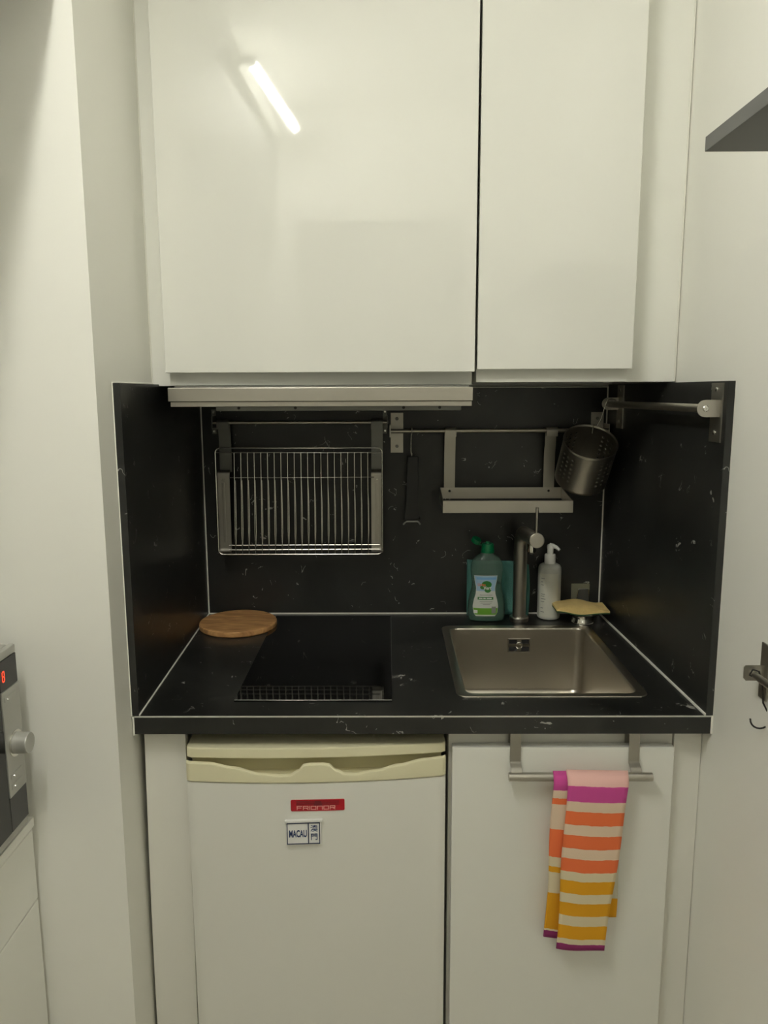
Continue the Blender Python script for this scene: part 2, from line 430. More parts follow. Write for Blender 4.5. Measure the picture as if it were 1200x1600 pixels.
for i in range(1, 6):
    a = PI/2*i/5; k = .0045 + .018*(1-math.cos(a)); rg.append(rrect(.1505+k, .4782-k, -.5307+k, -.1268-k, .024, .748-.018*math.sin(a)))
rg.append(rrect(.25, .37, -.40, -.26, .03, .727))
mb = MB(); mb.rings(rg, cap=False); mb.bm.faces.new([v for v in list(mb.bm.verts)[-36:]]); bowl = mb.build('bowl', M_sink, t, angle=50)
mb = MB(); mb.lathe((.314, -.33, .7275), [(.045, 0), (.044, .002), (.036, .0025), (.034, -.0005)], 32); mb.build('drain', M_chrome, t)
ov = MB().box(.2935, .3485, -.1305, -.1282, .8395, .8755, .001).build('overflow_plate', M_chrome, t)
for x0, x1, z0, z1 in ((.2965, .3155, .862, .872), (.3265, .3455, .862, .872), (.2965, .3155, .844, .854), (.3265, .3455, .844, .854)):
    MB().box(x0, x1, -.1310, -.1300, z0, z1).build('overflow_slot', M_dark, ov)
MB().lathe((.321, -.1300, .858), [(.0085, 0), (.0085, .002), (.006, .0035)], 16, (0, -1, 0)).build('overflow_screw', M_chrome, ov)

# ------------------------------------------------------------------ tap
FX, FY = .3316, -.060
t = thing('kitchen_tap', 'brushed steel tap with upright lever rod behind the sink', 'tap', (FX, FY, .9))
MB().lathe((FX, FY, .9), [(.0235, 0), (.0240, .002), (.0240, .010), (.0225, .012), (.019, .0125)], 32).build('base_ring', M_steel, t)
pts = [(FX, FY, .911), (FX, FY, 1.0), (FX, FY, 1.092)]
pts += [(FX+.0*i, FY-.042*(1-math.cos(a)), 1.092+.042*math.sin(a)) for i, a in ((i, (PI/2-.06)*i/8) for i in range(1, 9))]
pts += [(.3330, -.135, 1.1355), (.3365, -.205, 1.1395)]
MB().tube(pts, .0168, 24).build('spout', M_steelv, t)
MB().lathe((.3378, -.232, 1.1406), [(.0168, -.028), (.0172, -.004), (.0172, 0), (.0150, .0012)], 32, (.04, -1, .03)).build('end_cap', M_steel, t)
MB().lathe((.3345, -.185, 1.124), [(.0105, .0), (.0105, -.018), (.0095, -.0205), (.0075, -.0205)], 20).build('nozzle', M_chrome, t)
MB().tube([(.3372, -.226, 1.154), (.3368, -.228, 1.2165)], .0036, 12).build('lever', M_steel, t)

# ------------------------------------------------------------------ washing-up liquid
def sring(cx, cy, z, a, b, n=40, p=2.6):
    o = []
    for i in range(n):
        th = 2*PI*i/n; c, s = math.cos(th), math.sin(th)
        o.append((cx + a*math.copysign(abs(c)**(2/p), c), cy + b*math.copysign(abs(s)**(2/p), s), z))
    return o
BX, BY = .2485, -.055
prof = [(0, .040, .020), (.004, .0455, .0245), (.012, .0475, .026), (.03, .0478, .026), (.05, .0462, .0255), (.068, .0425, .0245), (.084, .0385, .0235), (.098, .0375, .0232),
        (.112, .0388, .0235), (.126, .0405, .024), (.140, .0405, .0238), (.150, .0385, .0228), (.158, .0345, .021), (.164, .029, .0185), (.169, .0215, .0165), (.172, .017, .0155), (.176, .0158, .0152)]
def body_half(z):
    for (z0, a0, b0), (z1, a1, b1) in zip(prof, prof[1:]):
        if z0 <= z <= z1:
            k = (z-z0)/(z1-z0); return a0+(a1-a0)*k, b0+(b1-b0)*k
t = thing('detergent_bottle', 'clear green washing-up liquid bottle with open green cap left of the tap', 'bottle', (BX, BY, .9))
MB().rings([sring(BX, BY, .9005+z, a, b) for z, a, b in prof], cap=True).build('body', M_shell, t, label='clear waisted plastic body', angle=60)
lp = [(z, a-.0022, b-.0022) for z, a, b in prof if .003 < z < .112]
MB().rings([sring(BX, BY, .9005+z, a, b) for z, a, b in lp]).build('liquid', M_liquid, t, label='dark green liquid', angle=60)
cp = MB().lathe((BX+.001, BY, 1.0765), [(.0165, 0), (.0170, .001), (.0158, .012), (.0150, .0205), (.0138, .0225)], 28).lathe((BX+.001, BY, 1.099), [(.0055, 0), (.0045, .005)], 16).build('cap', M_capgreen, t)
mb = MB(); mb.lathe((0, 0, 0), [(.0118, 0), (.0125, .001), (.0122, .009), (.0112, .0105)], 24)
mb.move(Matrix.Translation((BX-.0305, BY-.004, 1.1035)) @ Matrix.Rotation(math.radians(24), 4, 'Y') @ Matrix.Rotation(math.radians(20), 4, 'X')); mb.build('flip_lid', M_capgreen, cp)
MB().box(BX-.0215, BX-.011, BY-.005, BY+.004, 1.0945, 1.0965, .0006).build('hinge', M_capgreen, cp)
def front_y(x, z, off):
    a, b = body_half(max(.0, min(.176, z-.9005))); k = min(.999, abs((x-BX)/a)); p = 2.6
    return BY - b*(1-k**p)**(1/p) - off
def patch(name, halfw, z0, z1, m, parent, off, nx=14, nz=22, xc=0.0):
    mb = MB(); V = []
    for j in range(nz+1):
        z = z0+(z1-z0)*j/nz; lo, hi = halfw(j/nz); row = []
        for i in range(nx+1):
            x = BX + xc + lo + (hi-lo)*i/nx; row.append(mb.bm.verts.new((x, front_y(x, z, off), z)))
        V.append(row)
    for j in range(nz):
        for i in range(nx): mb.bm.faces.new((V[j][i], V[j][i+1], V[j+1][i+1], V[j+1][i]))
    return mb.build(name, m, parent)
def lw(k):                                            # waisted outline of the label
    z = k
    xs = [(0, .024), (.08, .030), (.25, .0318), (.40, .0290), (.55, .0245), (.70, .0235), (.85, .0270), (1, .0290)]
    for (a, p), (b, q) in zip(xs, xs[1:]):
        if a <= z <= b: w = p+(q-p)*(z-a)/(b-a); return (-w-.005, w-.005)
LZ0, LZ1 = .9175, 1.0215
lab = patch('label', lw, LZ0, LZ1, M_label, t, .0006)
def sub(k0, k1, shrink=.001):
    return lambda k: tuple(v+(shrink if v < -.005 else -shrink) for v in lw(k0+(k1-k0)*k))
def lz(k): return LZ0+(LZ1-LZ0)*k
patch('blue_band', sub(.62, .99), lz(.62), lz(.99), mat('pale_blue_print', (.34, .50, .66), .4), lab, .0009)
patch('blue_stroke', lambda k: (-.028, .022), lz(.90), lz(.955), M_lblue, lab, .0012, nz=4)
patch('meadow', sub(.035, .20), lz(.035), lz(.20), M_lmead, lab, .0009)
patch('daisy', lambda k: (-.034, -.025), lz(.07), lz(.15), M_white, lab, .0013, nx=4, nz=4)
patch('plant_panel', lambda k: (.010, .021), lz(.07), lz(.24), M_grey, lab, .0012, nx=4, nz=6)
patch('green_bar', lambda k: (-.025, .014), lz(.41), lz(.475), M_lgreen, lab, .0010, nz=4)
for z, a, b in ((.36, -.020, .012), (.32, -.018, .010), (.285, -.012, .006), (.515, -.02, .012)):
    patch('small_print', lambda k, a=a, b=b: (a, b), lz(z), lz(z+.012), M_grey, lab, .0010, nz=2)
for a, b in ((-.022, -.013), (-.011, -.005), (-.003, .010)):
    patch('bar_print', lambda k, a=a, b=b: (a, b), lz(.43), lz(.455), M_white, lab, .0014, nx=6, nz=2)
def blob(name, cx, cz, rx, rz, m, off):
    def hw(k):
        s = math.sqrt(max(0, 1-(2*k-1)**2)); return (cx-rx*s-1e-5, cx+rx*s+1e-5)
    return patch(name, hw, cz-rz, cz+rz, m, lab, off, nx=8, nz=12)
blob('tree_crown', -.003, lz(.78), .0125, .0095, M_ltree, .0012); blob('tree_crown', .000, lz(.66), .0085, .0085, M_ltree, .0012); blob('tree_crown', -.013, lz(.71), .006, .005, M_ltree, .0012)
def bottle_text(name, body, size, x, z, m, sx=1.0):
    me = text_mesh(body, size, .00015, .0002, sx)
    me.transform(FACE); me.transform(Matrix.Translation((BX+x, 0, z)))
    for v in me.vertices: v.co.y = front_y(v.co.x, v.co.z, .0018) + v.co.y
    place_text(name, me, Matrix.Translation(-t.location), m, lab)
bottle_text('brand_print', "L'arbre", .0090, -.0155, lz(.775), M_lorange, .75)
bottle_text('brand_print', 'Vert', .0125, -.001, lz(.695), M_white, .85)

# ------------------------------------------------------------------ teal cloth leaning behind the tap
mb = MB(); nx, nz = 24, 14; V = []
for j in range(nz+1):
    row = []
    for i in range(nx+1):
        u, v = i/nx, j/nz; x = .203+.157*u + (.0035*math.sin(v*PI) if u > .5 else 0)*u
        z = .9012+.1465*v - .008*u*v - .004*max(0, u-.92)/.08*v
        y = -.018 + .008*v - .006*math.sin(u*PI*2.2) - .030*max(0, u-.8)**1.2*2
        row.append(mb.bm.verts.new((x, y, z)))
    V.append(row)
for j in range(nz):
    for i in range(nx): mb.bm.faces.new((V[j][i], V[j][i+1], V[j+1][i+1], V[j+1][i]))
o = mb.build('sponge_cloth', M_cloth, None, 'teal sponge cloth leaning on the splashback behind bottle and tap', 'cloth')
sm = o.modifiers.new('thickness', 'SOLIDIFY'); sm.thickness = .004; sm.offset = 0

# ------------------------------------------------------------------ pump bottle
PX, PY = .4115, -.036
t = thing('pump_bottle', 'white pump soap bottle with cream label right of the tap', 'bottle', (PX, PY, .9))
MB().lathe((PX, PY, .9005), [(.0245, 0), (.0275, .002), (.0290, .007), (.0292, .125), (.0285, .133), (.0255, .1385), (.0195, .142), (.0140, .143), (.0135, .1455)], 40).build('body', M_pump, t, label='milky white round body')
MB().lathe((PX, PY, 1.0445), [(.0140, 0), (.0143, .001), (.0141, .020), (.0130, .0225), (.0080, .023)], 28).build('collar', M_pumphead, t)
hd = MB().lathe((PX, PY, 1.066), [(.0076, 0), (.0078, .014), (.0084, .0165), (.0086, .022), (.0070, .026), (.001, .027)], 24).build('pump_head', M_pumphead, t)
MB().tube([(PX-.002, PY, 1.0905), (PX+.006, PY-.004, 1.0895), (PX+.014, PY-.008, 1.0855), (PX+.0205, PY-.012, 1.0795)], [.0058, .0055, .0046, .0036], 14).build('spout', M_pumphead, hd)
mb = MB(); V = []
for j in range(2):
    V.append([mb.bm.verts.new((PX+.0297*math.sin(a), PY-.0297*math.cos(a), (.9085, 1.0215)[j])) for a in [(-1.15+1.75*i/30) for i in range(31)]])
for i in range(30): mb.bm.faces.new((V[0][i], V[0][i+1], V[1][i+1], V[1][i]))
lab2 = mb.build('label', M_plabel, t)
for z, a0, a1 in ((1.008, -.95, -.62), (.999, -.95, -.75), (.991, -.95, -.7), (.967, -.95, -.55), (.962, -.95, -.6), (.955, -.95, -.5), (.948, -.95, -.6), (.931, -.95, -.7), (.921, -.95, -.6)):
    mb = MB(); V = [[mb.bm.verts.new((PX+.0299*math.sin(a), PY-.0299*math.cos(a), zz)) for a in [a0+(a1-a0)*i/8 for i in range(9)]] for zz in (z, z+.0016)]
    for i in range(8): mb.bm.faces.new((V[0][i], V[0][i+1], V[1][i+1], V[1][i]))
    mb.build('small_print', M_grey, lab2)

# ------------------------------------------------------------------ soap dish and sponge
t = thing('soap_dish', 'small round footed steel dish under the yellow sponge', 'dish', (.489, -.075, .9))
MB().lathe((.489, -.075, .9005), [(.030, 0), (.0305, .002), (.029, .007), (.027, .011), (.0265, .014), (.030, .018), (.037, .022), (.041, .0255), (.0402, .0262), (.034, .0235), (.02, .020), (.001, .0195)], 40).build('bowl', M_chrome, t)
t = thing('sponge', 'yellow foam sponge lying on the small steel dish', 'sponge', (.480, -.082, .926))
def slab_ring(z0, z1, name, m, par, thin=0.0):
    mb = MB(); nx, ny = 26, 8; top = []; bot = []
    for j in range(ny+1):
        a, b = [], []
        for i in range(nx+1):
            u, v = i/nx, j/ny; x = .4140+.131*u; y = -.118+.070*v
            sag = .0085*math.sin(u*PI)**1.5
            w = .0015*math.sin(u*11+v*3)
            e = .5*min(1, min(u, 1-u, v*1.5, (1-v)*1.5)/.06)+.5
            a.append(mb.bm.verts.new((x, y, z1 + .0075*math.sin(min(1, u*1.15)*PI)*.9 + w - (1-e)*.006 - .004*u)))
            zb_ = z0 - sag*.75 + w*.6 + .006 + (1-e)*.001 - .004*u
            if thin: a[-1].co.z = zb_ - .0001; zb_ -= thin
            b.append(mb.bm.verts.new((x, y, zb_)))
        top.append(a); bot.append(b)
    for j in range(ny):
        for i in range(nx):
            mb.bm.faces.new((top[j][i], top[j][i+1], top[j+1][i+1], top[j+1][i])); mb.bm.faces.new((bot[j][i], bot[j+1][i], bot[j+1][i+1], bot[j][i+1]))
    for i in range(nx):
        for j in (0, ny): mb.bm.faces.new((bot[j][i], bot[j][i+1], top[j][i+1], top[j][i]))
    for j in range(ny):
        for i in (0, nx): mb.bm.faces.new((bot[j][i], bot[j+1][i], top[j+1][i], top[j][i]))
    mb.build(name, m, par, angle=60)
slab_ring(.9345, .9490, 'foam', M_foam, t)
slab_ring(.9345, .9490, 'scouring_layer', M_scour, t, thin=.0028)

# ------------------------------------------------------------------ adhesive hook
t = thing('adhesive_hook', 'clear square adhesive hook on the splashback above the yellow sponge', 'hook', (.5005, -.002, .925))
MB().box(.4765, .5245, -.0016, -.0002, .924, .981, .0005).build('film', M_adh, t)
MB().tube([(.4895, -.004, .926), (.4935, -.005, .9645), (.4965, -.005, .9672), (.5175, -.005, .9672), (.5205, -.005, .9645), (.5245, -.004, .926)], .0012, 8).build('hook_loop', M_wire, t)
MB().prism([(.4905, .926), (.4945, .9655), (.5195, .9655), (.5235, .926)], -.0042, -.0018, 'y').build('hook_plate', M_dsteel, t)

# ------------------------------------------------------------------ round board
t = MB().lathe((-.3745, -.1055, .9004), [(.0925, 0), (.0950, .0025), (.0955, .007), (.0950, .0125), (.0925, .0148), (.088, .0150), (.05, .0150)], 64).build('chopping_board', M_wood, None, 'round wooden board lying on the worktop behind the hob', 'board')

# ------------------------------------------------------------------ rails on the splashback
def screw(x, y, z, axis, par, r=.0042, m=None):
    MB().lathe((x, y, z), [(r, 0), (r, .0012), (r*.75, .0022), (r*.3, .0022), (r*.28, .0010)], 14, axis).build('screw', m or M_chrome, par)
t = thing('wall_rail', 'long steel rail on the back board behind tap and hanging shelf', 'rail', (.27, -.03, 1.324), 'steel rails in the niche')
MB().tube([(.0065, -.040, 1.3798), (.545, -.040, 1.3805)], .0052, 14).build('rod', M_steel, t)
for x0, x1, bx in ((.0062, .0380, .0045), (.5105, .5425, .5445)):
    p = MB().box(x0, x1, -.0025, -.0003, 1.3235, 1.4240, .0006).build('wall_plate', M_steelv, t)
    screw((x0+x1)/2, -.0025, 1.409, (0, -1, 0), p, m=M_dsteel); screw((x0+x1)/2, -.0025, 1.340, (0, -1, 0), p, m=M_dsteel)
    MB().box(bx-.001, bx+.0012, -.049, -.0003, 1.3650, 1.3960, .0005).build('end_bracket', M_steel, t)
t = thing('wall_rail', 'short steel rail under the hood above the dish rack', 'rail', (-.217, -.03, 1.375), 'steel rails in the niche')
MB().tube([(-.4335, -.040, 1.4022), (-.0005, -.040, 1.4015)], .0042, 12).build('rod', M_steel, t)
for bx, s in ((-.4345, 1), (-.0025, -1)):
    MB().box(bx-.001, bx+.001, -.049, -.0003, 1.388, 1.418, .0005).build('end_bracket', M_dsteel, t)
    p = MB().box(min(bx, bx-.011), bx, -.0026, -.0003, 1.372, 1.4335, .0006).build('wall_plate', M_dsteel, t)
    screw(bx-.0055, -.0026, 1.427, (0, -1, 0), p, .0032); screw(bx-.0055, -.0026, 1.379, (0, -1, 0), p, .0032)

# side rail on the right board (runs towards the viewer)
t = thing('wall_rail', 'steel rail on the right side board, coming towards the viewer', 'rail', (.55, -.33, 1.388), 'steel rails in the niche')
def pin(y): return .551-.0284*y                      # face of the right board
RA, RB = Vector((.5415, -.612, 1.4460)), Vector((.5265, -.088, 1.4455))
MB().tube([RA, RB], .0076, 18).build('rod', M_steel, t)
for y0, y1 in ((-.622, -.580), (-.122, -.080)):
    ym = (y0+y1)/2
    p = MB().prism([(pin(y0)-.0026, y0), (pin(y1)-.0026, y1), (pin(y1)-.0003, y1), (pin(y0)-.0003, y0)], 1.388, 1.4895).build('wall_plate', M_steelv, t)
    for z in (1.478, 1.404): screw(pin(ym)-.0026, ym, z, (-1, 0, 0), p)
for y, xr in ((-.6135, .5415), (-.0885, .5265)):
    zc = 1.446; r = .0147; xw = pin(y)-.0005
    pts = [(xw, zc-r), (xw, zc+r)] + [(xr+r*math.cos(PI/2+PI*i/12), zc+r*math.sin(PI/2+PI*i/12)) for i in range(13)]
    b = MB().prism(pts, y-.0025, y, 'y', bev=.0005).build('end_bracket', M_steel, t)
    if y < -.3: screw(xr, y-.0025, zc, (0, -1, 0), b, .0055)

# ------------------------------------------------------------------ hanging dish rack
t = thing('dish_rack', 'wire dish rack hanging from the short rail on the left of the back board', 'rack', (-.22, -.06, 1.07))
def hook_profile(ry, rz, r, front_drop, down_to, back):
    p = [(ry-r, rz-front_drop)]
    p += [(ry+r*math.cos(a), rz+r*math.sin(a)) for a in [PI-PI*i/10 for i in range(11)]]
    return p + [(ry+r, rz-.012), (back, rz-.035), (back, down_to)]
for x0, x1, xs in ((-.4235, -.3935, -.4085), (-.0425, -.0135, -.028)):
    h = MB().strip(hook_profile(-.040, 1.4022, .0075, .016, 1.278, -.026), x0, x1, .0022).build('hanging_strap', M_dsteel, t)
    s = MB().strip([(-.045, 1.284), (-.056, 1.279), (-.0595, 1.272), (-.0605, 1.14), (-.0605, 1.092), (-.064, 1.084), (-.072, 1.081), (-.078, 1.086)], x0, x1, .0024).build('side_bracket', M_steelv, t)
    screw((x0+x1)/2, -.061, 1.263, (0, -1, 0), s, .0024)
    MB().box((x0+x1)/2-.004, (x0+x1)/2+.003, -.0624, -.0606, 1.105, 1.255, .0008).build('pressed_rib', M_steelv, s)
fr = rrect(-.4235, -.0155, 1.0765, 1.3418, .012, 0, 6)
MB().tube([(x, -.075, y) for x, y, z in fr], .0018, 8, closed=True).build('frame_wire', M_wire, t)
MB().tube([(-.4205, -.0765, 1.3308), (-.0170, -.0765, 1.3300)], .0016, 8).build('top_wire', M_wire, t)
MB().tube([(-.3905, -.0765, 1.2690), (-.0350, -.0765, 1.2696)], .0014, 8).build('cross_wire', M_wire, t)
for z in (1.0985, 1.0870): MB().tube([(-.398, -.070, z), (-.022, -.070, z+.001)], .0019, 8).build('floor_wire', M_wire, t)
for i in range(21):
    x = -.3765+.0163*i; lean = -.0045*(1-i/20)
    k = random.uniform(-.0006, .0006)
    MB().tube([(x, -.0785, 1.3305), (x+lean*.3, -.0795, 1.24), (x+lean*.8+k, -.0800, 1.135), (x+lean, -.0795, 1.112), (x+lean, -.0765, 1.102), (x+lean, -.0740, 1.0765)], .00125, 8).build('divider_wire', M_wire, t)
    MB().tube([(x-.0006, -.0700, 1.262), (x+lean*.6+.0013, -.0690, 1.20), (x+lean*.9+.0015, -.0685, 1.135), (x+lean+.0006, -.0690, 1.108), (x+lean, -.0700, 1.0985)], [.0009, .0014, .0014, .0012, .0009], 8).build('divider_wire', M_wire, t)

# ------------------------------------------------------------------ hanging shelf
t = thing('hanging_shelf', 'narrow steel shelf hanging from the long rail above the tap', 'shelf', (.285, -.08, 1.19))
for x0, x1 in ((.1405, .1680), (.3905, .4180)):
    MB().strip(hook_profile(-.040, 1.3801, .0085, .014, 1.225, -.024)[:-2] + [(-.030, 1.345), (-.024, 1.325), (-.022, 1.225)], x0, x1, .0022).build('hanging_strap', M_steelv, t)
b = MB().box(.131, .437, -.0240, -.0222, 1.2085, 1.2365, .0004).build('back_plate', M_steel, t)
for x in (.1545, .4045): screw(x, -.0242, 1.228, (0, -1, 0), b, .003, M_blackp)
MB().box(.1295, .4390, -.1420, -.1400, 1.1905, 1.2190, .0005).build('front_lip', M_steel, t)
for x in (.1295, .4372): MB().prism([(-.1405, 1.1905), (-.1405, 1.2188), (-.0222, 1.2360), (-.0222, 1.2085)], x, x+.0018, 'x').build('end_plate', M_steel, t)
for i in range(6): MB().box(.1312, .4372, -.136+.019*i, -.123+.019*i, 1.2035, 1.2050).build('floor_slat', M_steel, t)

# ------------------------------------------------------------------ black gadget hanging on the rail
t = thing('hanging_utensil', 'slim black utensil hanging by a wire hook left of the narrow steel shelf', 'utensil', (.060, -.04, 1.145))
hk = [(.0585, -.0475, 1.372), (.0585, -.0478, 1.384), (.0585, -.0445, 1.389), (.0585, -.0395, 1.3885), (.0585, -.033, 1.384), (.0580, -.031, 1.372), (.0572, -.032, 1.350), (.0570, -.034, 1.325), (.0575, -.038, 1.316), (.0585, -.044, 1.318), (.0585, -.046, 1.326)]
MB().tube(hk, .0015, 8).build('wire_hook', M_wire, t)
MB().prism([(.0490, 1.318), (.0470, 1.312), (.0460, 1.26), (.0450, 1.20), (.0405, 1.168), (.0390, 1.158), (.0800, 1.158), (.0775, 1.168), (.0740, 1.20), (.0745, 1.26), (.0745, 1.312), (.0725, 1.318)], -.048, -.036, 'y', bev=.003).build('handle', M_blackp, t)
MB().tube([(.0375, -.043, 1.1455), (.0415, -.044, 1.1505), (.0460, -.045, 1.1535), (.0730, -.045, 1.1535), (.0770, -.044, 1.1505), (.0805, -.043, 1.1455)], .0021, 8).build('tip', M_mwsil, t, label='pale grey arched tip')

# ------------------------------------------------------------------ perforated cup
t = thing('utensil_cup', 'empty perforated steel utensil cup hanging tilted from the right side rail', 'cup', (.468, -.10, 1.24))
tilt = math.radians(36); ax = Vector((.028, -math.sin(tilt), math.cos(tilt))).normalized()
cc = Vector((.4698, -.16, 1.3604)); CL, CR = .115, .0622
uu = Vector((1, 0, 0)); uu = (uu-ax*uu.dot(ax)).normalized(); ww = ax.cross(uu)
def cyl(a, h, r=CR): return cc + ax*(h-CL) + (uu*math.cos(a)+ww*math.sin(a))*r
mb = MB(); NA, NH = 52, 18
holes = set()
for g in range(4):
    base = int(NA*(g/4)) + 2
    for c in range(3):
        for j in range(4, 16, 2): holes.add(((base+c*2) % NA, j))
grid = {}
def gv(i, j):
    i %= NA
    if (i, j) not in grid: grid[(i, j)] = mb.bm.verts.new(cyl(2*PI*i/NA, CL*j/NH))
    return grid[(i, j)]
for i in range(NA):
    for j in range(NH):
        q = [gv(i, j), gv(i+1, j), gv(i+1, j+1), gv(i, j+1)]
        if (i, j) not in holes: mb.bm.faces.new(q); continue
        ca, ch = 2*PI*(i+.5)/NA, CL*(j+.5)/NH; ring = []
        for k in range(8):
            th = -3*PI/4 + k*PI/4; ring.append(mb.bm.verts.new(cyl(ca+.0033*math.cos(th)/CR, ch+.0027*math.sin(th))))
        for k in range(4):
            c0, c1 = q[k], q[(k+1) % 4]; r0, r1, r2 = ring[2*k], ring[2*k+1], ring[(2*k+2) % 8]
            mb.bm.faces.new((c0, c1, r2, r1)) ; mb.bm.faces.new((c0, r1, r0))
b = mb.build('perforated_wall', M_steelv, t, angle=60)
s = b.modifiers.new('thickness', 'SOLIDIFY'); s.thickness = .0009
MB().tube([cyl(2*PI*i/48, CL, CR+.0002) for i in range(48)], .0012, 8, closed=True).build('rim', M_steel, t)
MB().rings([[cyl(2*PI*i/48, h, r) for i in range(48)] for r, h in ((CR, .001), (CR-.002, -.001), (.02, -.001))]).build('base', M_steelv, t)
top = cyl(PI/2+.0, CL); top = cc + (uu*.42+ww*.907)*CR
rx, ry, rz = .5275, -.118, 1.4456
MB().tube([top+Vector((-.012, -.004, -.016)), top+Vector((-.010, -.001, -.002)), top+Vector((-.008, .003, .004)), top+Vector((0, .004, .0)), Vector((.505, -.112, 1.410)), Vector((.511, -.115, 1.435)),
           Vector((rx-.0135, ry, rz+.002)), Vector((rx-.010, ry, rz+.010)), Vector((rx-.002, ry, rz+.0122)), Vector((rx+.008, ry, rz+.009)), Vector((rx+.0110, ry, rz+.001))], .0014, 8).build('hook', M_wire, t)

# ------------------------------------------------------------------ under-counter fridge
FR = math.radians(2.4)
t = thing('fridge', 'small white under-counter fridge with yellowed cream handle trim', 'fridge', (-.1318, -.632, 0.0), rz=FR)
W = .2363
def bow(x, k=.016): return -k*(1-(x/W)**2)
def local(mb): mb.local = True; return mb
def bowed(zfun_lo, zfun_hi, y_back, name, m, par, n=56, nz=1, yoff=0.0, w=W, bk=.016, round_edge=.004, th=None):
    mb = local(MB()); cols = []
    for i in range(n+1):
        x = -w+2*w*i/n; col = []
        e = min(1, (w-abs(x))/.008); yf = bow(x, bk)+yoff + round_edge*(1-math.sqrt(max(0, 1-(1-e)**2)))
        zl, zh = zfun_lo(x), zfun_hi(x)
        if th: y_back = yf+th
        col = [mb.bm.verts.new(p) for p in ((x, y_back, zl), (x, yf+.0025, zl), (x, yf, zl+.0025), (x, yf, zh-.0035), (x, yf+.0012, zh-.0010), (x, yf+.0035, zh), (x, y_back, zh))]
        cols.append(col)
    k = len(cols[0])
    for a, b in zip(cols, cols[1:]):
        for j in range(k): mb.bm.faces.new((a[j], b[j], b[(j+1) % k], a[(j+1) % k]))
    mb.bm.faces.new(cols[0]); mb.bm.faces.new(cols[-1][::-1])
    return mb.build(name, m, par, angle=40)
def interp(tab, x):
    for (a, p), (b, q) in zip(tab, tab[1:]):
        if a <= x <= b:
            k = (x-a)/(b-a); k = k*k*(3-2*k); return p+(q-p)*k
    return tab[0][1] if x < tab[0][0] else tab[-1][1]
wave = [(-W, .0000), (-.195, -.0005), (-.150, -.0075), (-.100, -.0190), (-.066, -.0215), (-.048, -.0205), (-.034, -.013), (-.022, -.0020), (-.012, -.0006), (.012, -.0006), (.022, -.0020), (.036, -.013), (.052, -.0205), (.070, -.0215), (.105, -.0175), (.150, -.0085), (.195, -.0015), (W, .0)]
ZT = .8155
local(MB()).box(-W+.004, W-.004, .048, .545, .03, .822, .006).build('cabinet', M_fridge, t)
bowed(lambda x: .8190, lambda x: .8395, .50, 'lid', M_cream, t, yoff=.008, bk=.012)
tr = bowed(lambda x: .7785, lambda x: ZT+interp(wave, x)*1.03, .028, 'handle_trim', M_cream, t, n=120, yoff=-.002, th=.0075)
local(MB()).box(-W+.006, W-.006, .026, .046, .781, .8170).box(-W+.006, W-.006, .0085, .0262, .7785, .7850).build('handle_recess', M_cream_shaded, t)
bowed(lambda x: .06, lambda x: .7775, .044, 'door', M_fridge, t)
for x in (-.19, .19): local(MB()).lathe((x, .10, 0), [(.018, 0), (.018, .03)], 16).build('foot', M_blackp, t)
# red name badge
def badge(z): return bow(-.02)-.0006
bx0, bx1, bz0, bz1 = -.0474, .0501, .7242, .7462
mb = local(MB())
pts = [(x, y) for x, y, z in rrect(bx0, bx1, bz0, bz1, .0025, 0, 4)]
def curved_prism(pts, th, off):
    mb = local(MB()); mb.prism(pts, 0, -th, 'y')
    bmesh.ops.subdivide_edges(mb.bm, edges=[e for e in mb.bm.edges if abs(e.verts[0].co.x-e.verts[1].co.x) > .02], cuts=6)
    for v in mb.bm.verts: v.co.y += bow(v.co.x) + off
    return mb
bd = curved_prism(pts, .0010, 0).build('name_badge', M_red, t, label='red rectangular badge with pale lettering', smooth=False)
for k in range(4):
    z0 = .7434-.0022*k; curved_prism([(bx0+.010, z0-.0007), (bx1-.010, z0-.0007), (bx1-.010, z0+.0003), (bx0+.010, z0+.0003)], .0003, -.0010).build('badge_line', M_rdark, bd, smooth=False)
curved_prism([(-.006, .7350), (.010, .7350), (.007, .7440), (-.003, .7440)], .00025, -.0010).build('badge_emblem', M_rdark, bd, smooth=False)
# wide squared letters F R I O N O R
LT = {'F': [((0, 0), (0, 1)), ((0, 1), (1, 1)), ((0, .5), (.8, .5))], 'R': [((0, 0), (0, 1)), ((0, 1), (1, 1)), ((1, 1), (1, .45)), ((0, .45), (1, .45)), ((.55, .45), (1, 0))],
      'I': [((0, 0), (0, .6)), ((0, .85), (0, 1))], 'O': [((0, 0), (0, 1)), ((0, 1), (1, 1)), ((1, 1), (1, 0)), ((0, 0), (1, 0))], 'N': [((0, 0), (0, 1)), ((0, 1), (1, 1)), ((1, 1), (1, 0))]}
x = -.0360; lh = .0062; mb = local(MB()); sw = .0007
for ch in 'FRIONOR':
    w = .0086 if ch != 'I' else .0
    for (a, b), (c, d) in LT[ch]:
        p, q = Vector((x+a*w, 0, .7276+b*lh)), Vector((x+c*w, 0, .7276+d*lh)); dd = (q-p).normalized(); nn = Vector((-dd.z, 0, dd.x))*sw; p -= dd*sw; q += dd*sw
        vs = [mb.bm.verts.new((v.x, bow(v.x)-.0014, v.z)) for v in (p+nn, q+nn, q-nn, p-nn)]; mb.bm.faces.new(vs)
    x += w+.0028
mb.build('badge_lettering', M_pink, bd, smooth=False)
